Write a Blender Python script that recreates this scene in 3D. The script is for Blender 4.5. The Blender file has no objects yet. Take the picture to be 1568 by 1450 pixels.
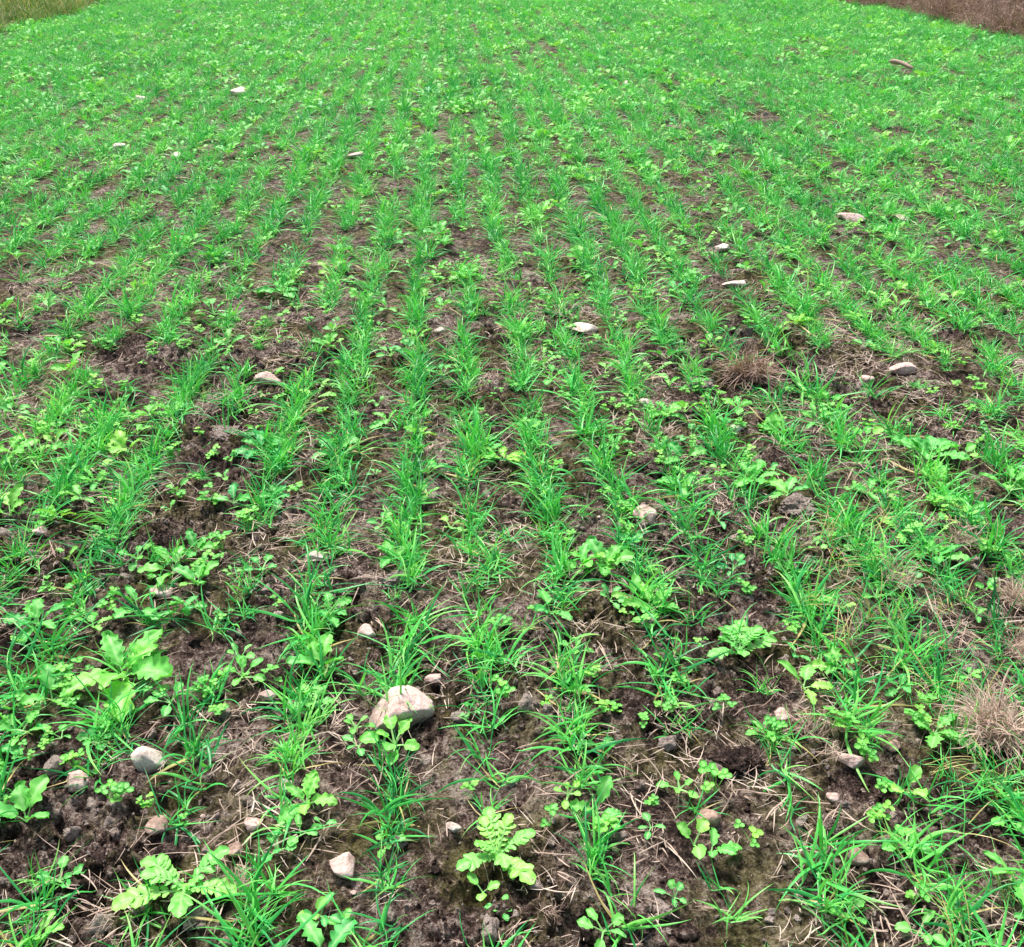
import bpy, math, numpy as np
from mathutils import Vector, noise
R = np.random.RandomState(11)
F, H = 1500.0, 1.5
TH = math.atan(885/1500.0); CT, ST = math.cos(TH), math.sin(TH)

def survey(u, v):
    """surveyed position -> metres on the field (x, y, distance)"""
    z = F*H/((v+160)*CT)
    return (u-784)*z/F, (z-H*ST)/CT, z

# ---------------------------------------------------------------- noise
def perlin(x, y, seed=0):
    x = np.asarray(x, float); y = np.asarray(y, float)
    xi = np.floor(x).astype(np.int64); yi = np.floor(y).astype(np.int64)
    xf = x-xi; yf = y-yi
    u = xf**3*(xf*(xf*6-15)+10); v = yf**3*(yf*(yf*6-15)+10)
    def g(ix, iy, dx, dy):
        h = (ix*374761393+iy*668265263+seed*144269504) & 0xffffffff
        h = ((h ^ (h >> 13))*1274126177) & 0xffffffff
        h = h ^ (h >> 16)
        a = (h & 0xffff)/65536.0*2*np.pi
        return np.cos(a)*dx+np.sin(a)*dy
    a = g(xi, yi, xf, yf); b = g(xi+1, yi, xf-1, yf)
    c = g(xi, yi+1, xf, yf-1); d = g(xi+1, yi+1, xf-1, yf-1)
    return 1.5*((a*(1-u)+b*u)*(1-v)+(c*(1-u)+d*u)*v)

def sst(a, b, x):
    t = np.clip((x-a)/(b-a), 0, 1); return t*t*(3-2*t)

ROWS, RC, SL = 0.1985, 0.034, 0.0597
def right_edge(y): return 6.25-0.19*(y-12.9)+.15*np.sin(y*1.3)
def left_edge(y): return -6.45-0.02*(y-12.3)+.12*np.sin(y*1.7)

def h_low(x, y):
    h = 0.02*perlin(x*0.8, y*0.8, 1)+0.012*perlin(x*2.6, y*2.6, 2)
    rc = (x+SL*y-RC)/ROWS
    h = h-0.006*np.cos(2*np.pi*rc)
    er = x-right_edge(np.clip(y, -50, 60))
    h = h+0.28*sst(0, 1.5, er)
    el = left_edge(np.clip(y, -50, 60))-x
    h = h+0.12*sst(0, 1.5, el)
    return h

def h_full(x, y, cell=0.0):
    h = h_low(x, y)
    rough = 0.6+0.8*sst(-0.3, 0.35, perlin(x*1.7, y*1.7, 5))
    def oct_(f, a, s, ridge=False):
        n = perlin(x*f+.4*perlin(x*f*.7, y*f*.7, s+50), y*f, s)
        if ridge: n = 0.45-np.abs(n)*1.8
        fade = np.clip(1.5-cell*f*2.0, 0, 1)
        return a*n*fade
    h = h+rough*(oct_(7, .020, 7)+oct_(16, .014, 8, True)+oct_(33, .013, 9, True)+oct_(64, .010, 10, True))-.006
    return h

# ---------------------------------------------------------------- materials
def new_mat(name):
    m = bpy.data.materials.new(name); m.use_nodes = True
    nt = m.node_tree; nt.nodes.clear()
    out = nt.nodes.new('ShaderNodeOutputMaterial')
    return m, nt, out
def N(nt, t, **k):
    n = nt.nodes.new(t)
    for a, b in k.items(): setattr(n, a, b)
    return n
def ramp(nt, fac, stops):
    r = N(nt, 'ShaderNodeValToRGB'); nt.links.new(fac, r.inputs[0])
    e = r.color_ramp.elements
    while len(e) < len(stops): e.new(0.5)
    for i, (p, c) in enumerate(stops):
        e[i].position = p; e[i].color = (*c, 1)
    return r.outputs[0]
def noise_n(nt, vec, scale, detail=4, rough=.55):
    n = N(nt, 'ShaderNodeTexNoise'); n.inputs['Scale'].default_value = scale
    n.inputs['Detail'].default_value = detail; n.inputs['Roughness'].default_value = rough
    if vec: nt.links.new(vec, n.inputs['Vector'])
    return n.outputs[0]
def mixc(nt, fac, a, b, bt='MIX'):
    m = N(nt, 'ShaderNodeMix', data_type='RGBA', blend_type=bt)
    for sock, val in ((m.inputs[0], fac), (m.inputs[6], a), (m.inputs[7], b)):
        if hasattr(val, 'links'): nt.links.new(val, sock)
        elif isinstance(val, tuple): sock.default_value = (*val, 1)
        else: sock.default_value = val
    return m.outputs[2]
def maths(nt, op, a, b=0.0, c=None, clamp=False):
    m = N(nt, 'ShaderNodeMath', operation=op, use_clamp=clamp)
    for i, val in enumerate((a, b, c)):
        if val is None: continue
        if hasattr(val, 'links'): nt.links.new(val, m.inputs[i])
        else: m.inputs[i].default_value = val
    return m.outputs[0]

def leaf_mat(name, stops, rib, rough=.42, trans=.25, spec=.5):
    m, nt, out = new_mat(name)
    at = N(nt, 'ShaderNodeAttribute', attribute_name='Col')
    sep = N(nt, 'ShaderNodeSeparateColor'); nt.links.new(at.outputs['Color'], sep.inputs[0])
    oi = N(nt, 'ShaderNodeObjectInfo')
    geo = N(nt, 'ShaderNodeNewGeometry')
    big = noise_n(nt, geo.outputs['Position'], .9, 2)
    f = maths(nt, 'MULTIPLY', sep.outputs[0], .62)
    f = maths(nt, 'ADD', f, maths(nt, 'MULTIPLY', oi.outputs['Random'], .34))
    f = maths(nt, 'ADD', f, maths(nt, 'MULTIPLY', maths(nt, 'SUBTRACT', big, .36), .55))
    c = ramp(nt, f, stops)
    c = mixc(nt, sep.outputs[1], c, rib)
    c = mixc(nt, sep.outputs[2], c, (.64, .54, .22))
    p = N(nt, 'ShaderNodeBsdfPrincipled'); nt.links.new(c, p.inputs['Base Color'])
    p.inputs['Roughness'].default_value = rough
    p.inputs['Specular IOR Level'].default_value = spec
    t = N(nt, 'ShaderNodeBsdfTranslucent')
    c2 = mixc(nt, 1.0, c, (1.0, 1.0, .5), 'MULTIPLY'); nt.links.new(c2, t.inputs[0])
    mx = N(nt, 'ShaderNodeMixShader'); mx.inputs[0].default_value = trans
    nt.links.new(p.outputs[0], mx.inputs[1]); nt.links.new(t.outputs[0], mx.inputs[2])
    nt.links.new(mx.outputs[0], out.inputs[0])
    return m

M_OAT = leaf_mat('oat_leaf', [(0, (.006, .15, .05)), (.3, (.024, .39, .10)), (.6, (.12, .76, .13)), (1, (.46, 1.0, .24))], (.34, .85, .30), rough=.36)
M_RAD = leaf_mat('radish_leaf', [(0, (.03, .42, .17)), (.35, (.11, .60, .13)), (.7, (.26, .80, .14)), (1, (.48, .92, .16))], (.54, .92, .4), rough=.5, trans=.28)
M_CLO = leaf_mat('clover_leaf', [(0, (.05, .40, .06)), (.5, (.16, .64, .09)), (1, (.38, .84, .12))], (.35, .7, .2), rough=.5)
M_VERGE = leaf_mat('verge_grass_blade', [(0, (.02, .12, .015)), (.5, (.10, .28, .03)), (1, (.34, .40, .08))], (.2, .3, .1), rough=.6)
M_STRAW = leaf_mat('dry_straw', [(0, (.26, .155, .12)), (.5, (.58, .44, .355)), (1, (.90, .79, .67))], (.5, .4, .3), rough=.65, trans=.08, spec=.3)
M_DRY = leaf_mat('dry_grass', [(0, (.18, .10, .075)), (.5, (.50, .36, .29)), (1, (.82, .68, .56))], (.3, .2, .15), rough=.65, trans=.08, spec=.3)
M_BANK = leaf_mat('dead_bracken', [(0, (.09, .045, .035)), (.5, (.32, .21, .165)), (1, (.6, .46, .37))], (.3, .2, .15), rough=.7, trans=.08, spec=.2)

def soil_mat(name, ground):
    m, nt, out = new_mat(name)
    geo = N(nt, 'ShaderNodeNewGeometry'); P = geo.outputs['Position']
    a = noise_n(nt, P, 5, 4, .65); b = noise_n(nt, P, 45, 5, .7); d = noise_n(nt, P, 170, 4, .75)
    f = maths(nt, 'ADD', maths(nt, 'MULTIPLY', a, .30), maths(nt, 'MULTIPLY', b, .42))
    f = maths(nt, 'ADD', f, maths(nt, 'MULTIPLY', d, .38))
    if not ground:
        oi = N(nt, 'ShaderNodeObjectInfo')
        f = maths(nt, 'ADD', f, maths(nt, 'MULTIPLY', maths(nt, 'SUBTRACT', oi.outputs['Random'], .28), .22))
    c = ramp(nt, f, [(.45, (.016, .010, .008)), (.52, (.085, .052, .043)), (.57, (.27, .19, .16)), (.64, (.70, .58, .51))])
    if ground:
        mo = ramp(nt, noise_n(nt, P, 3.1, 5, .7), [(.47, (0, 0, 0)), (.57, (1, 1, 1))])
        mc = mixc(nt, ramp(nt, b, [(.38, (0, 0, 0)), (.62, (1, 1, 1))]), (.022, .028, .006), (.28, .27, .065))
        c = mixc(nt, maths(nt, 'MULTIPLY', mo, .55), c, mc)
        sx = N(nt, 'ShaderNodeSeparateXYZ'); nt.links.new(P, sx.inputs[0])
        far = N(nt, 'ShaderNodeMapRange'); far.inputs[1].default_value = 26; far.inputs[2].default_value = 50
        nt.links.new(sx.outputs[1], far.inputs[0])
        c = mixc(nt, far.outputs[0], c, mixc(nt, b, (.02, .16, .02), (.14, .46, .07)))
    p = N(nt, 'ShaderNodeBsdfPrincipled'); nt.links.new(c, p.inputs['Base Color'])
    p.inputs['Roughness'].default_value = .85; p.inputs['Specular IOR Level'].default_value = .2
    hh = maths(nt, 'ADD', maths(nt, 'MULTIPLY', b, 1.0), maths(nt, 'MULTIPLY', d, .7))
    bmp = N(nt, 'ShaderNodeBump'); bmp.inputs['Strength'].default_value = 1; bmp.inputs['Distance'].default_value = .03
    nt.links.new(hh, bmp.inputs['Height']); nt.links.new(bmp.outputs[0], p.inputs['Normal'])
    nt.links.new(p.outputs[0], out.inputs[0])
    return m
M_SOIL = soil_mat('soil', True); M_CLOD = soil_mat('soil_clod', False)

def stone_mat(name, c1, c2, c3):
    m, nt, out = new_mat(name)
    tc = N(nt, 'ShaderNodeTexCoord'); P = tc.outputs['Object']
    a = noise_n(nt, P, 22, 6, .7); d = noise_n(nt, P, 130, 4, .7)
    f = maths(nt, 'ADD', maths(nt, 'MULTIPLY', a, .6), maths(nt, 'MULTIPLY', d, .4))
    c = ramp(nt, f, [(.36, c1), (.48, c2), (.62, c3)])
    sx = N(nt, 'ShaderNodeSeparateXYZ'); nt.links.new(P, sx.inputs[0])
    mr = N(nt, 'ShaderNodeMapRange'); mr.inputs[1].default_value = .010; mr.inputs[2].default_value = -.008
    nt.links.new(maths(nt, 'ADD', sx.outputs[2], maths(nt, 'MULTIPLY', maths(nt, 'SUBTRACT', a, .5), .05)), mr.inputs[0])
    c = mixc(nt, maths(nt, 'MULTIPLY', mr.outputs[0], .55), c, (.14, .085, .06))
    p = N(nt, 'ShaderNodeBsdfPrincipled'); nt.links.new(c, p.inputs['Base Color'])
    p.inputs['Roughness'].default_value = .8; p.inputs['Specular IOR Level'].default_value = .3
    bmp = N(nt, 'ShaderNodeBump'); bmp.inputs['Strength'].default_value = .8; bmp.inputs['Distance'].default_value = .010
    nt.links.new(f, bmp.inputs['Height']); nt.links.new(bmp.outputs[0], p.inputs['Normal'])
    nt.links.new(p.outputs[0], out.inputs[0])
    return m
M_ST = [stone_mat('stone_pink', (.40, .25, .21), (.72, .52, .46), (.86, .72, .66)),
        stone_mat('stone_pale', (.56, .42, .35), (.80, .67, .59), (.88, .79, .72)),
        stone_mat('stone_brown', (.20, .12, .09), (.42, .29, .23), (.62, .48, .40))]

# ---------------------------------------------------------------- mesh builder
class MB:
    def __init__(s): s.v = []; s.f = []; s.c = []
    def grid(s, rows, cols):
        b = len(s.v); n = len(rows[0])
        for r in rows:
            for p, c in r: s.v.append(tuple(p)); s.c.append((c[0], c[1], c[2], 1))
        for i in range(len(rows)-1):
            for j in range(n-1):
                a = b+i*n+j; s.f.append((a, a+1, a+n+1, a+n))
    def mesh(s, name, mat):
        me = bpy.data.meshes.new(name); me.from_pydata(s.v, [], s.f)
        ca = me.color_attributes.new('Col', 'FLOAT_COLOR', 'POINT')
        ca.data.foreach_set('color', np.array(s.c, 'f').ravel())
        me.polygons.foreach_set('use_smooth', [True]*len(me.polygons))
        me.materials.append(mat); me.update(); return me

def U(a, b): return R.uniform(a, b)

def path(base, az, L, e0, droop, n, drift=0.0, kink=0.0):
    p = Vector(base); pts = []
    for i in range(n+1):
        t = i/n
        e = e0-droop*t**1.3; a = az+drift*t
        d = Vector((math.cos(a)*math.cos(e), math.sin(a)*math.cos(e), math.sin(e)))
        pts.append((p.copy(), d, a)); p = p+d*(L/n)
    return pts

def blade(mb, base, az, L, w, e0, droop, tint, dead=0., n=6, drift=0., twist=0., floor=.004):
    pts = path(base, az, L, e0, droop, n, drift); rows = []
    for i, (p, d, a) in enumerate(pts):
        t = i/n
        if p.z < floor: p.z = floor+.001*math.sin(9*t)
        side = Vector((-math.sin(a), math.cos(a), 0)); nrm = d.cross(side)*-1
        tw = twist*t; sd = side*math.cos(tw)+nrm*math.sin(tw)
        ww = w*.5*min(1, .55+1.6*t)*max(.02, (1-t**2.6))
        fold = nrm*(ww*.45)
        dd = dead if dead >= .9 else max(0, dead*(t-.5)*2)
        rows.append([(p-sd*ww, (tint, 0, dd)), (p-fold, (tint*.8, .12, dd)), (p+sd*ww, (tint, 0, dd))])
    mb.grid(rows, 3)

def lamina(mb, base, az, L, W, e0, droop, tint, nl=3, lobe=.2, cup=.25, crink=.06, roll=0., n=12, m=3, shape=0, dead=0.):
    pts = path(base, az, L, e0, droop, n, U(-.3, .3)); rows = []
    ph = [U(0, 6), U(0, 6)]; s1 = U(0, 99)
    for i, (p, d, a) in enumerate(pts):
        t = i/n
        side = Vector((-math.sin(a), math.cos(a), 0)); nrm = side.cross(d)*-1
        if nrm.z < 0: nrm = -nrm
        side = side*math.cos(roll)+nrm*math.sin(roll)
        if shape == 0: env = (math.sin(math.pi*min(1, .04+t**.85*.96)))**.6 * (.75+.4*t)
        else: env = math.sqrt(max(0, 1-(2*t-1)**2))
        row = []
        for j in range(-m, m+1):
            q = j/m; k = 0 if q < 0 else 1
            lb = 1+lobe*math.sin(2*math.pi*nl*t+ph[k])+lobe*.4*math.sin(2*math.pi*nl*2.7*t+ph[1-k])
            wv = W*.5*env*lb
            off = cup*W*.5*(q*q)+crink*W*noise.noise(Vector((t*4.5+s1, q*2.2, s1)))*2*(.3+abs(q))
            pos = p+side*(q*wv)+nrm*off+d*(abs(q)*lobe*L*.10)
            if pos.z < .003: pos.z = .003
            rib = .6 if j == 0 else 0.0
            row.append((pos, (min(1, tint+.15*noise.noise(pos*60)), rib, dead)))
        rows.append(row)
    mb.grid(rows, 2*m+1)

def broad_leaf(mb, base, az, Lp, L, W, e0, tint, droop=.9, **k):
    pts = path(base, az, Lp, e0, .25, 4); rows = []
    for i, (p, d, a) in enumerate(pts):
        side = Vector((-math.sin(a), math.cos(a), 0)); up = side.cross(d)
        w = .0016+.0012*(1-i/4)
        rows.append([(p-side*w, (tint, .5, 0)), (p-up*w, (tint, .8, 0)), (p+side*w, (tint, .5, 0))])
    mb.grid(rows, 3)
    p, d, a = pts[-1]
    lamina(mb, p, a, L, W, e0-.25, droop, tint, **k)

def pinnate_leaf(mb, base, az, Lp, L, W, e0, tint, droop=.8, pairs=5):
    n = 14; tot = Lp+L
    pts = path(base, az, tot, e0, droop, n, U(-.35, .35)); rows = []
    for i, (p, d, a) in enumerate(pts):
        side = Vector((-math.sin(a), math.cos(a), 0)); up = side.cross(d)
        w = .0018*(1.2-i/n)+.0006
        rows.append([(p-side*w, (tint, .5, 0)), (p-up*w, (tint, .8, 0)), (p+side*w, (tint, .5, 0))])
    mb.grid(rows, 3)
    for k in range(pairs):
        t = (Lp+L*(.02+.80*k/pairs))/tot; i = int(t*n); p, d, a = pts[i]
        sz = W*.5*(.42+.58*k/pairs)
        e = math.asin(max(-1, min(1, d.z)))
        for sgn in (-1, 1):
            lamina(mb, p, a+sgn*U(.8, 1.15), sz*U(.95, 1.25), sz*U(.55, .78), e*.4+U(.0, .3), .5, tint, nl=2, lobe=.12, cup=.15, n=6, m=2, shape=1)
    p, d, a = pts[int(n*.82)]
    lamina(mb, p, a, L*.42, W*.55, math.asin(max(-1, min(1, d.z))), .6, tint, nl=2.5, lobe=.14, n=10, m=2)

# ---- prototypes
def oat_tuft(kind):
    mb = MB(); ns = R.randint(2, 6) if kind == 0 else R.randint(5, 8)
    hs = U(.75, 1.15)
    for s in range(ns):
        bx, by = U(-.024, .024), U(-.026, .026); az0 = U(0, 6.28)
        nb = R.randint(3, 5)
        for b in range(nb):
            az = az0+b*math.pi*.9+U(-.8, .8)
            L = U(.045, .155)*hs; e0 = U(.4, 1.42); dr = U(.3, 2.0)
            dead = 0.
            q = R.rand()
            if q > .955: dead = 1.
            elif q > .87: dead = U(.4, .9)
            if q > .955: e0 = .3; dr = .6
            blade(mb, (bx+U(-.003, .003), by+U(-.003, .003), -.004), az, L, U(.0030, .0070), e0, dr, R.rand(), dead, drift=U(-1, 1), twist=U(-1.8, 1.8))
    return mb
def radish_seedling(kind, size=1.):
    mb = MB(); nl = R.randint(3, 6); az0 = U(0, 6.28); tb = U(.2, .8)
    for l in range(nl):
        az = az0+l*2.4+U(-.3, .3); e0 = U(.5, 1.2); t = min(1, max(0, tb+U(-.2, .25)))
        if kind == 0:
            broad_leaf(mb, (0, 0, -.003), az, U(.015, .04)*size, U(.025, .05)*size, U(.02, .036)*size, e0, t, nl=R.randint(2, 4), lobe=U(.08, .2), roll=U(-.4, .4), n=9, m=2)
        elif kind == 1:
            broad_leaf(mb, (0, 0, -.003), az, U(.02, .035)*size, U(.05, .085)*size, U(.028, .046)*size, e0, t, nl=R.randint(3, 6), lobe=U(.2, .34), roll=U(-.4, .4), crink=.09)
        else:
            pinnate_leaf(mb, (0, 0, -.003), az, U(.02, .035)*size, U(.05, .08)*size, U(.035, .055)*size, e0, t, pairs=R.randint(4, 6))
    return mb
def clover():
    mb = MB()
    for l in range(R.randint(3, 8)):
        az = U(0, 6.28); h = U(.015, .045); t = R.rand()
        pts = path((0, 0, -.002), az, h, U(.6, 1.3), .2, 3); rows = []
        for p, d, a in pts:
            sd = Vector((-math.sin(a), math.cos(a), 0))*.0008
            rows.append([(p-sd, (t, .4, 0)), (p+sd, (t, .4, 0))])
        mb.grid(rows, 2)
        p = pts[-1][0]; a0 = U(0, 6.28); s = U(.009, .016)
        for k in range(3):
            lamina(mb, p, a0+k*2.094, s, s*.85, U(-.1, .35), .2, t, nl=1, lobe=.04, n=5, m=2, shape=1)
    return mb
def straw_bits():
    mb = MB()
    for k in range(R.randint(2, 7)):
        L = U(.02, .10)
        blade(mb, (U(-.035, .035), U(-.035, .035), U(.004, .014)), U(0, 6.28), L, U(.0013, .0038), U(-.05, .3), U(.0, .6), R.rand(), 0, n=5, drift=U(-.7, .7), twist=U(-1, 1))
    return mb
def dead_tuft(scale=1., nb=60, w=.003, spread=.04, bias=None):
    mb = MB(); bias = U(0, 6.28) if bias is None else bias
    for k in range(nb):
        r = spread*math.sqrt(R.rand()); a = U(0, 6.28)
        az = bias+R.normal(0, 1.1) if R.rand() < .7 else U(0, 6.28)
        up = U(.0, 1.0) if R.rand() < .6 else U(.7, 1.45)
        blade(mb, (r*math.cos(a)*scale, r*math.sin(a)*scale, U(-.004, .022)*scale), az, U(.04, .15)*scale, U(.5, 1.3)*w, up, U(.3, 2.2), R.rand(), 0, n=6, drift=U(-1.8, 1.8), twist=U(-1, 1), floor=.010+U(0, .01))
    return mb
def thin_grass():
    mb = MB()
    for k in range(12):
        blade(mb, (U(-.03, .03), U(-.03, .03), -.004), U(0, 6.28), U(.06, .15), U(.0018, .0032), U(.6, 1.4), U(.6, 1.7), R.rand(), 1. if R.rand() > .7 else 0, n=6, drift=U(-.6, .6))
    return mb
def verge_tuft():
    mb = MB()
    for k in range(34):
        a = U(0, 6.28); r = U(0, .07)
        blade(mb, (r*math.cos(a), r*math.sin(a), -.01), a+U(-1, 1), U(.15, .36), U(.005, .009), U(.8, 1.45), U(.5, 1.8), R.rand(), 1. if R.rand() > .85 else 0, n=6, drift=U(-.6, .6))
    return mb

def rock_mesh(name, mat, seed, sx, sy, sz, sub=3, rough=.22, planes=7, fine=.05):
    import bmesh
    bm = bmesh.new(); bmesh.ops.create_icosphere(bm, subdivisions=sub, radius=1)
    rr = np.random.RandomState(seed); pl = []
    for i in range(planes):
        d = rr.normal(size=3); d /= np.linalg.norm(d); pl.append((Vector(d), rr.uniform(.5, .85)))
    off = Vector(rr.uniform(0, 50, 3))
    for v in bm.verts:
        p = v.co.copy()
        p *= 1+rough*noise.noise(p*1.1+off)
        for d, k in pl:
            e = p.dot(d)-k
            if e > 0: p -= d*e*.92
        p *= 1+fine*noise.noise(p*5+off)+fine*.6*noise.noise(p*11+off)
        v.co = Vector((p.x*sx, p.y*sy, p.z*sz))
    for f in bm.faces: f.smooth = True
    me = bpy.data.meshes.new(name); bm.to_mesh(me); bm.free(); me.materials.append(mat); return me

def proto_coll(name, meshes):
    c = bpy.data.collections.new(name)
    for i, me in enumerate(meshes):
        o = bpy.data.objects.new('%s_%02d' % (name, i), me); c.objects.link(o)
    return c

SC = bpy.context.scene
def link(o): SC.collection.objects.link(o); return o

def scatter(name, coll, pos, rot, scl, idx):
    me = bpy.data.meshes.new(name); n = len(pos); me.vertices.add(n)
    me.vertices.foreach_set('co', np.asarray(pos, 'f').ravel())
    for nm, ty, key, arr in (('rot', 'FLOAT_VECTOR', 'vector', rot), ('scl', 'FLOAT', 'value', scl), ('idx', 'INT', 'value', idx)):
        a = me.attributes.new(nm, ty, 'POINT')
        a.data.foreach_set(key, np.ascontiguousarray(arr, 'i' if ty == 'INT' else 'f').ravel())
    o = link(bpy.data.objects.new(name, me))
    g = bpy.data.node_groups.new(name+'_scatter', 'GeometryNodeTree')
    g.interface.new_socket('Geometry', in_out='INPUT', socket_type='NodeSocketGeometry')
    g.interface.new_socket('Geometry', in_out='OUTPUT', socket_type='NodeSocketGeometry')
    gi = g.nodes.new('NodeGroupInput'); go = g.nodes.new('NodeGroupOutput')
    ci = g.nodes.new('GeometryNodeCollectionInfo'); ci.inputs['Collection'].default_value = coll
    ci.inputs['Separate Children'].default_value = True; ci.inputs['Reset Children'].default_value = True
    ip = g.nodes.new('GeometryNodeInstanceOnPoints'); ip.inputs['Pick Instance'].default_value = True
    def na(nm, ty):
        k = g.nodes.new('GeometryNodeInputNamedAttribute'); k.data_type = ty; k.inputs['Name'].default_value = nm
        return [s for s in k.outputs if s.enabled and s.name == 'Attribute'][0]
    e = g.nodes.new('FunctionNodeEulerToRotation')
    L = g.links.new
    L(gi.outputs[0], ip.inputs['Points']); L(ci.outputs[0], ip.inputs['Instance'])
    L(na('rot', 'FLOAT_VECTOR'), e.inputs[0]); L(e.outputs[0], ip.inputs['Rotation'])
    L(na('scl', 'FLOAT'), ip.inputs['Scale']); L(na('idx', 'INT'), ip.inputs['Instance Index'])
    L(ip.outputs[0], go.inputs[0])
    md = o.modifiers.new('scatter', 'NODES'); md.node_group = g
    return o

# ---------------------------------------------------------------- ground sheet
def axis(lo, f0, f1, hi, step, g=1.045):
    a = list(np.arange(f0, f1, step)); s = step; x = a[-1]
    while x < hi: s *= g; x += s; a.append(x)
    s = step; x = f0; b = []
    while x > lo: s *= g; x -= s; b.append(x)
    return np.array(b[::-1]+a)
xs = axis(-400, -1.5, 1.5, 400, .005, 1.035); ys = axis(-60, .6, 3.6, 600, .005, 1.028)
X, Y = np.meshgrid(xs, ys)
cx = np.gradient(xs); cy = np.gradient(ys)
cell = np.maximum(*np.meshgrid(cx, cy))
Z = h_full(X, Y, cell)
nx, ny = len(xs), len(ys)
me = bpy.data.meshes.new('soil_ground'); me.vertices.add(nx*ny)
me.vertices.foreach_set('co', np.stack([X, Y, Z], -1).astype('f').ravel())
i = np.arange(nx*ny).reshape(ny, nx)
q = np.stack([i[:-1, :-1], i[:-1, 1:], i[1:, 1:], i[1:, :-1]], -1).reshape(-1, 4)
me.loops.add(q.size); me.loops.foreach_set('vertex_index', q.ravel().astype('i'))
me.polygons.add(len(q)); me.polygons.foreach_set('loop_start', (np.arange(len(q))*4).astype('i'))
me.polygons.foreach_set('use_smooth', np.ones(len(q), bool))
me.update(calc_edges=True); me.validate(); me.materials.append(M_SOIL)
link(bpy.data.objects.new('soil_ground', me))

def zh(x, y, full=False): return float((h_full if full else h_low)(np.array([x]), np.array([y]))[0])

# ---------------------------------------------------------------- stones
STONES = [(612, 1095, 96, 66, 0), (229, 1166, 50, 44, 1), (118, 1193, 40, 26, 0), (438, 1202, 26, 26, 1), (527, 1325, 42, 30, 0),
 (1127, 662, 26, 20, 1), (988, 618, 18, 14, 1), (410, 586, 32, 22, 0), (1383, 562, 34, 16, 0), (1327, 578, 20, 14, 0), (1105, 386, 22, 12, 1),
 (1125, 440, 32, 10, 1), (895, 505, 48, 10, 1), (1302, 337, 38, 12, 0), (1378, 338, 22, 14, 0), (962, 129, 20, 9, 1), (366, 146, 28, 12, 1),
 (217, 157, 20, 12, 1), (186, 233, 24, 14, 1), (272, 243, 18, 12, 1), (548, 243, 28, 12, 0), (567, 80, 18, 8, 1),
 (672, 515, 18, 10, 1), (560, 970, 28, 20, 0), (485, 853, 26, 12, 1), (245, 904, 36, 14, 0), (1195, 1096, 26, 18, 0),
 (1085, 1257, 32, 26, 2), (1305, 1166, 34, 18, 0), (1365, 1142, 26, 18, 2), (1310, 1316, 32, 26, 2), (388, 1262, 28, 18, 0), (360, 1303, 26, 18, 2),
 (1275, 1224, 18, 14, 0), (695, 1267, 20, 12, 1), (985, 792, 34, 14, 0), (62, 818, 22, 14, 0), (240, 1258, 36, 22, 2),
 (410, 1065, 22, 14, 0), (665, 1048, 24, 16, 0), (345, 1438, 26, 18, 2), (1220, 1110, 22, 14, 2)]
CLODS = [(1120, 1175, 60, 26), (980, 1412, 44, 36), (1218, 784, 56, 30), (320, 1378, 50, 40), (1272, 1262, 34, 30), (342, 660, 50, 30), (995, 722, 44, 34), (1170, 640, 44, 26), (300, 1400, 40, 36), (1070, 590, 40, 22), (600, 885, 40, 30), (250, 1300, 36, 30), (1010, 1400, 30, 26), (1155, 1165, 40, 30), (1095, 1180, 30, 24)]
avoid = []
k = 0
for (u, v, w, hh, mt) in STONES:
    x, y, z = survey(u, v); s = w*z/F*.5
    flat = min(1., hh/w*1.15)
    big = w > 80
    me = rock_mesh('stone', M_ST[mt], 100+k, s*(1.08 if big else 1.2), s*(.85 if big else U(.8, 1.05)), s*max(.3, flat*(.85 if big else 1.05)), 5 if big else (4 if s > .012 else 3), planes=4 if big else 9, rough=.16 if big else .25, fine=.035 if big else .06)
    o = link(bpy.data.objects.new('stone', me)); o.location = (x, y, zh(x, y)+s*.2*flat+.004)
    o.rotation_euler = (0, 0, .2) if big else (U(-.1, .1), U(-.12, .12), U(-.4, .4))
    avoid.append((x, y-.02-s*.6, s*.95+.015)); k += 1
for (u, v, w, hh) in CLODS:
    x, y, z = survey(u, v); s = w*z/F*.5
    me = rock_mesh('soil_clod', M_CLOD, 300+k, s*1.05, s*.9, s*.5, 5, rough=.6, planes=3, fine=.3)
    o = link(bpy.data.objects.new('soil_clod', me)); o.location = (x, y, zh(x, y)+s*.08); o.rotation_euler = (0, 0, U(0, 6))
    avoid.append((x, y-.02, s*.7)); k += 1

def stick():
    mb = MB(); n = 10; m = 9; rows = []
    for i in range(n+1):
        t = i/n; r = .035*(1-.35*t)*(.3 if i in (0, n) else 1)
        c = Vector((-.17+.34*t, .02*math.sin(t*5), .045+.012*math.sin(t*4)))
        rows.append([(c+Vector((0, math.cos(a)*r*(1+.2*noise.noise(Vector((t*6, a, 0)))), math.sin(a)*r)), (.15, 0, 0)) for a in [2*math.pi*j/m for j in range(m+1)]])
    mb.grid(rows, m+1)
    rows = []
    for i in range(5):
        t = i/4; r = .012*(1-.6*t); c = Vector((.03+.05*t, .03+.07*t, .06+.05*t))
        rows.append([(c+Vector((math.cos(a)*r, 0, math.sin(a)*r)), (.2, 0, 0)) for a in [2*math.pi*j/6 for j in range(7)]])
    mb.grid(rows, 7)
    return mb.mesh('fallen_stick', M_DRY)
x, y, z = survey(1378, 112); o = link(bpy.data.objects.new('fallen_stick', stick())); o.location = (x, y, zh(x, y)+.05); o.rotation_euler = (0, .1, -.9); o.scale = (.85, .7, .7)
avoid.append((x, y-.15, .2))

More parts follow.
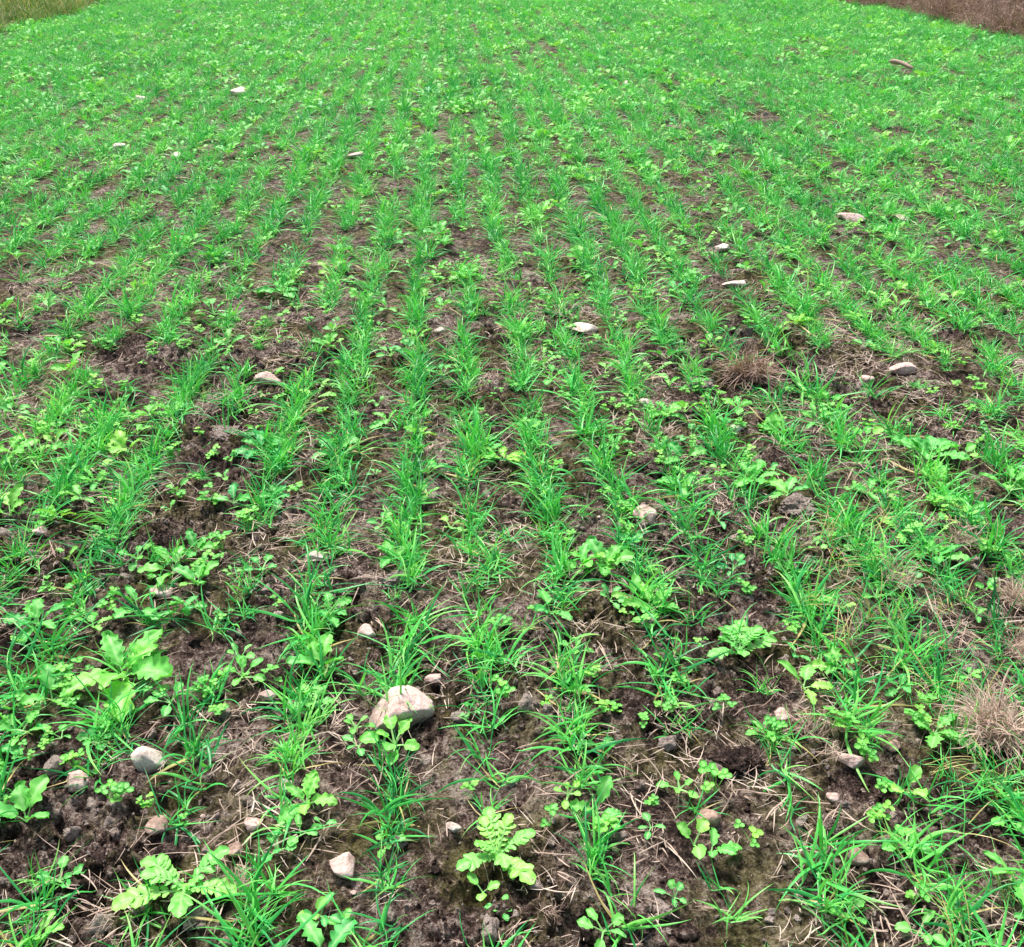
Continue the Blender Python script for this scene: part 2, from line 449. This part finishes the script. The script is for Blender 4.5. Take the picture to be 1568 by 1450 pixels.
# ---------------------------------------------------------------- larger brassica plants
HERO = [(190, 1035, 108, 1, 7, .85), (285, 1365, 92, 2, 7, .7), (762, 1310, 78, 2, 8, .75), (470, 1235, 66, 1, 6, .6), (605, 1145, 70, 0, 8, .65),
 (372, 1035, 50, 0, 7, .6), (772, 712, 42, 1, 6, .95), (1155, 740, 56, 1, 7, .8), (1040, 752, 42, 1, 5, .6), (995, 938, 58, 1, 7, .7),
 (1132, 1003, 62, 2, 7, .75), (1282, 1025, 48, 1, 6, .75), (1430, 1125, 58, 1, 6, .6), (1385, 1300, 52, 0, 7, .55), (1425, 700, 70, 1, 8, .45),
 (1545, 752, 56, 0, 6, .5), (402, 695, 58, 1, 7, .25), (432, 452, 44, 1, 7, .6), (328, 485, 42, 0, 5, .3), (425, 768, 40, 1, 6, .4),
 (602, 855, 46, 1, 5, .6), (212, 862, 38, 0, 6, .35), (402, 878, 36, 0, 5, .45), (1325, 680, 42, 0, 6, .6), (1435, 862, 50, 1, 7, .7),
 (1375, 825, 40, 2, 5, .7), (505, 940, 48, 1, 6, .65), (62, 965, 66, 1, 7, .6), (912, 446, 30, 0, 5, .5), (675, 235, 26, 0, 7, .9),
 (1340, 920, 44, 0, 6, .6), (20, 695, 50, 1, 6, .7), (595, 648, 34, 1, 5, .6), (678, 585, 36, 0, 5, .55), (845, 588, 36, 0, 6, .6),
 (128, 385, 30, 0, 6, .5), (1218, 500, 34, 1, 6, .75), (718, 428, 32, 1, 6, .95), (30, 1125, 60, 0, 5, .5), (480, 1075, 40, 2, 6, .7),
 (545, 1120, 34, 0, 5, .6), (900, 865, 40, 0, 6, .8), (90, 1345, 48, 0, 6, .6), (425, 1300, 50, 0, 5, .4), (770, 1395, 34, 0, 5, .6),
 (595, 1290, 36, 0, 4, .5), (880, 1000, 34, 0, 4, .7), (80, 800, 36, 0, 6, .6), (300, 900, 32, 0, 5, .5), (495, 455, 30, 0, 5, .7),
 (1020, 640, 40, 1, 6, .8), (1130, 630, 34, 1, 6, .6), (940, 690, 32, 1, 5, .7), (870, 1225, 34, 0, 5, .8), (1480, 800, 40, 0, 5, .6),
 (1270, 620, 34, 0, 5, .45), (230, 640, 38, 1, 5, .7), (690, 810, 32, 0, 4, .7), (1300, 1400, 42, 0, 5, .4), (1375, 1060, 34, 1, 5, .7),
 (1040, 1215, 40, 0, 5, .5), (150, 1135, 40, 0, 6, .6), (655, 760, 30, 0, 5, .6), (1200, 885, 34, 1, 5, .5), (640, 520, 30, 1, 5, .65), (1330, 760, 36, 1, 6, .7)]
for (u, v, s, kd, nl, tn) in HERO:
    x, y, z = survey(u, v); sw = s*z/F*.90
    mb = MB(); az0 = U(0, 6.28)
    for l in range(nl):
        az = az0+l*2.4+U(-.25, .25); inner = l/nl
        e0 = .45+.75*inner+U(-.1, .15); f = (1-.35*inner)*U(.85, 1.1); t = min(1, max(0, tn+U(-.25, .15)))
        if kd == 0: broad_leaf(mb, (0, 0, 0), az, sw*.5*f, sw*.52*f, sw*.42*f, e0, t, nl=R.randint(2, 4), lobe=U(.06, .16), roll=U(-.35, .35), droop=U(.5, 1.1), n=18, m=4)
        elif kd == 1: broad_leaf(mb, (0, 0, 0), az, sw*.26*f, sw*.85*f, sw*.45*f, e0, t, nl=R.randint(4, 6), lobe=U(.16, .28), roll=U(-.35, .35), crink=.1, droop=U(.6, 1.2), n=24, m=4)
        else: pinnate_leaf(mb, (0, 0, 0), az, sw*.22*f, sw*.9*f, sw*.62*f, e0, t, pairs=R.randint(5, 8), droop=U(.5, .9))
    o = link(bpy.data.objects.new('radish_plant', mb.mesh('radish_plant', M_RAD))); o.location = (x, y, zh(x, y)+.006)
    avoid.append((x, y-.02, sw*.35))

for (u, v, w, nb) in [(1148, 575, 96, 460), (1375, 905, 80, 100), (1525, 1125, 130, 560), (1470, 840, 70, 70), (1562, 930, 80, 240), (842, 1405, 44, 60), (362, 1362, 60, 100), (1235, 1130, 80, 70), (700, 660, 40, 40), (1275, 1165, 50, 50), (1560, 1010, 80, 180)]:
    x, y, z = survey(u, v); s = w*z/F/.20
    o = link(bpy.data.objects.new('dry_grass_tuft', dead_tuft(1., nb, .0032, spread=.055).mesh('dry_grass_tuft', M_DRY))); o.location = (x, y, zh(x, y)+.008); o.scale = (s, s, s*1.05)
    avoid.append((x, y-.05, w*z/F*.42))

AV = np.array(avoid)
BARE = [(60, 440, 90, 40), (440, 520, 60, 60), (1080, 590, 60, 40), (330, 660, 60, 30), (1300, 570, 120, 30), (160, 1270, 90, 50), (60, 1290, 70, 50), (360, 1290, 60, 50),
        (620, 930, 50, 30), (900, 960, 50, 35), (1130, 1180, 70, 50), (1480, 680, 70, 25), (350, 1100, 50, 30), (1000, 730, 50, 40), (250, 540, 90, 25), (1270, 262, 40, 14), (1220, 800, 60, 40), (850, 1330, 40, 40), (880, 510, 50, 15), (650, 200, 20, 8), (430, 240, 30, 10), (830, 75, 40, 5), (620, 370, 30, 14), (1240, 85, 40, 5)]
BW = []
for u, v, a, b in BARE:
    x, y, z = survey(u, v); x2, y2, _ = survey(u, v-b); BW.append((x, y, a*z/F, (y2-y)))
def cull(x, y):
    keep = np.ones(len(x), bool)
    for ax, ay, r in AV: keep &= (x-ax)**2+(y-ay)**2 > r*r
    return keep
def bare(x, y):
    f = np.zeros(len(x))
    for bx, by, a, b in BW: f = np.maximum(f, np.exp(-((x-bx)/a)**2-((y-by)/b)**2))
    return f
def inside(x, y, m=0.): return (x < right_edge(y)-m) & (x > left_edge(y)+m)

def rotz(n, tilt=.15): return np.stack([R.normal(0, tilt, n), R.normal(0, tilt, n), R.uniform(0, 6.283, n)], -1)

def field_pts(dens, y0, y1, fall=None, margin=0.):
    W = 2.0+.72*y1; n = int(dens*(y1-y0)*2*W)
    x = R.uniform(-W, W, n); y = R.uniform(y0, y1, n)
    m = (np.abs(x) < 2.0+.72*y) & inside(x, y, margin)
    x, y = x[m], y[m]
    return x, y
# ---------------------------------------------------------------- oats in drilled rows
XX, YY, SS = [], [], []
for (y0, y1, st, sc) in ((.1, 4, .025, 1.), (4, 24, .031, 1.), (24, 60, .12, 1.25)):
    n = int((y1-y0)/st)
    for i in range(-70, 71):
        y = y0+st*(np.arange(n)+R.uniform(-.6, .6, n))
        x = RC+ROWS*i-SL*y+R.normal(0, 1, n)*(.016+.013*sst(3, 10, y))+.028*perlin(y*1.1, y*0+i*3.3, 21)
        XX.append(x); YY.append(y); SS.append(np.full(n, sc))
x = np.concatenate(XX); y = np.concatenate(YY); s0 = np.concatenate(SS)
m = (np.abs(x) < 2.2+.72*np.maximum(y, 0)) & inside(x, y)
x, y, s0 = x[m], y[m], s0[m]
dn = .86+.7*perlin(x*1.3, y*1.1, 31)+.9*perlin(x*5, y*3.2, 32)+.14*sst(3, 7, y)-.95*bare(x, y)
m = (R.rand(len(x)) < np.clip(dn, .08, 1)) & cull(x, y)
x, y, s0, dn = x[m], y[m], s0[m], dn[m]
x1, y1 = field_pts(24, .2, 4.5); x2, y2 = field_pts(44, 4.5, 24); xv = np.r_[x1, x2]; yv = np.r_[y1, y2]
m = (R.rand(len(xv)) < np.clip(.35+.55*sst(3, 10, yv)+.9*perlin(xv*3, yv*2, 33)-.9*bare(xv, yv), 0, 1)) & cull(xv, yv); xv, yv = xv[m], yv[m]
x = np.r_[x, xv]; y = np.r_[y, yv]; s0 = np.r_[s0, np.full(len(xv), .75)]; dn = np.r_[dn, np.full(len(xv), .6)]
n = len(x); NO = 22
oat_c = proto_coll('oat_tuft_parts', [oat_tuft(i % 2).mesh('oat_tuft_%02d' % i, M_OAT) for i in range(NO)])
scatter('oat_seedlings', oat_c, np.stack([x, y, h_low(x, y)+.004], -1), rotz(n, .22), s0*R.uniform(.5, 1.12, n)*(.85+.25*np.clip(dn, 0, 1)), R.randint(0, NO, n))
NT = n

# ---------------------------------------------------------------- brassica seedlings, clover
x1, y1 = field_pts(30, .2, 6); x2, y2 = field_pts(46, 6, 26); x = np.r_[x1, x2]; y = np.r_[y1, y2]
m = (R.rand(len(x)) < np.clip(.75+.7*perlin(x*1.1, y*1.1, 41)-.6*bare(x, y), .1, 1)) & cull(x, y); x, y = x[m], y[m]; n = len(x)
kinds = [0, 0, 0, 1, 1, 1, 1, 0, 2, 0, 1, 0]
rad_c = proto_coll('radish_seedling_parts', [radish_seedling(kk).mesh('radish_seedling_%02d' % i, M_RAD) for i, kk in enumerate(kinds)])
scatter('radish_seedlings', rad_c, np.stack([x, y, h_low(x, y)+.006], -1), rotz(n, .1), R.uniform(.35, .9, n)*(1+.55*sst(4, 10, y)), R.randint(0, 12, n))
x, y = field_pts(60, .2, 7)
m = (R.rand(len(x)) < np.clip(.5+1.3*perlin(x*1.6, y*1.6, 51), .05, 1)) & cull(x, y); x, y = x[m], y[m]; n = len(x)
clo_c = proto_coll('clover_parts', [clover().mesh('clover_%02d' % i, M_CLO) for i in range(8)])
scatter('clover_seedlings', clo_c, np.stack([x, y, h_low(x, y)+.010], -1), rotz(n, .1), R.uniform(.6, 1.2, n), R.randint(0, 8, n))
# ---------------------------------------------------------------- straw litter, clods, pebbles
x1, y1 = field_pts(780, .2, 4.5); x2, y2 = field_pts(90, 4.5, 11); x = np.r_[x1, x2]; y = np.r_[y1, y2]
m = R.rand(len(x)) < np.clip(.40+1.3*perlin(x*2.6, y*2.6, 61)+.25*sst(.5, 1.3, x)*(y < 4), .08, 1); x, y = x[m], y[m]; n = len(x)
st_c = proto_coll('straw_parts', [straw_bits().mesh('straw_%02d' % i, M_STRAW) for i in range(14)])
scatter('straw_litter', st_c, np.stack([x, y, h_full(x, y)+.003], -1), rotz(n, .15), R.uniform(.3, 1.0, n), R.randint(0, 14, n))
x1, y1 = field_pts(3600, .6, 2.4); x2, y2 = field_pts(1000, 2.4, 4.2); x3, y3 = field_pts(110, 4.2, 9); x = np.r_[x1, x2, x3]; y = np.r_[y1, y2, y3]
m = (R.rand(len(x)) < np.clip(.55+1.2*perlin(x*1.7, y*1.7, 5)+.3*bare(x, y), .10, 1)) & (np.abs(x) < 1.4+.6*y); x, y = x[m], y[m]; n = len(x)
cl_c = proto_coll('clod_parts', [rock_mesh('crumb_%02d' % i, M_CLOD, 500+i, .01, .009, .0065, 3, rough=.6, planes=6, fine=.25) for i in range(10)])
sc = np.clip(.28/(R.rand(n)**.55+.08), .28, 2.5)
scatter('soil_crumbs', cl_c, np.stack([x, y, h_full(x, y)+.001*sc], -1), R.uniform(0, 6.28, (n, 3)), sc, R.randint(0, 10, n))
x, y = field_pts(12, .2, 5); n = len(x)
pb_c = proto_coll('pebble_parts', [rock_mesh('pebble_%02d' % i, M_ST[(0, 1, 2, 0)[i % 4]], 700+i, .012, .009, .006, 3) for i in range(9)])
scatter('pebbles', pb_c, np.stack([x, y, h_full(x, y)+.001], -1), rotz(n, .3), np.clip(.33/(R.rand(n)**.5+.1), .3, 1.2), R.randint(0, 9, n))

# ---------------------------------------------------------------- thin wild grass by the lower right
n = 90; x = R.normal(1.0, .16, n); y = R.uniform(.9, 2.2, n)
tg_c = proto_coll('thin_grass_parts', [thin_grass().mesh('thin_grass_%02d' % i, M_OAT) for i in range(6)])
scatter('wild_grass', tg_c, np.stack([x, y, h_low(x, y)+.004], -1), rotz(n, .15), R.uniform(.6, 1.1, n), R.randint(0, 6, n))
# ---------------------------------------------------------------- verges
n = 6500; y = R.uniform(3, 40, n); x = right_edge(y)+R.uniform(0, 1, n)**1.3*6
dt_c = proto_coll('dead_grass_parts', [dead_tuft(2.1, 60, .0045).mesh('dead_grass_%02d' % i, M_BANK) for i in range(6)])
scatter('dead_grass_bank', dt_c, np.stack([x, y, h_low(x, y)+.01], -1), rotz(n, .35), R.uniform(.5, 1.7, n), R.randint(0, 6, n))
n = 9000; y = R.uniform(5, 32, n); x = left_edge(y)-R.uniform(0, 1, n)*6+.1
vg_c = proto_coll('verge_grass_parts', [verge_tuft().mesh('verge_grass_%02d' % i, M_VERGE) for i in range(6)])
scatter('grass_verge', vg_c, np.stack([x, y, h_low(x, y)], -1), rotz(n, .2), R.uniform(.4, 1.1, n), R.randint(0, 6, n))

# ---------------------------------------------------------------- light and camera
w = bpy.data.worlds.new('World'); SC.world = w; w.use_nodes = True; nt = w.node_tree
sky = nt.nodes.new('ShaderNodeTexSky'); sky.sky_type = 'NISHITA'; sky.sun_disc = False
EL, AZ = math.radians(62), math.radians(-25)
sky.sun_elevation = EL; sky.sun_rotation = AZ; sky.dust_density = 5; sky.air_density = 1.0
bg = nt.nodes['Background']; bg.inputs[1].default_value = .14
nt.links.new(sky.outputs[0], bg.inputs[0])
ld = bpy.data.lights.new('sun', 'SUN'); ld.energy = 5.0; ld.angle = math.radians(15); ld.color = (1, .95, .89)
so = link(bpy.data.objects.new('sun', ld))
d = Vector((math.sin(AZ)*math.cos(EL), math.cos(AZ)*math.cos(EL), math.sin(EL)))
so.rotation_euler = d.to_track_quat('Z', 'Y').to_euler(); so.location = d*20

cd = bpy.data.cameras.new('camera'); cd.sensor_fit = 'HORIZONTAL'; cd.sensor_width = 36; cd.lens = F/1568*36; cd.clip_end = 2000; cd.clip_start = .02
co = link(bpy.data.objects.new('camera', cd)); co.location = (0, 0, H); co.rotation_euler = (math.pi/2-TH, 0, 0); SC.camera = co
SC.view_settings.view_transform = 'Standard'; SC.view_settings.look = 'None'; SC.view_settings.exposure = 0
print('tufts', NT, 'ground', nx, ny)
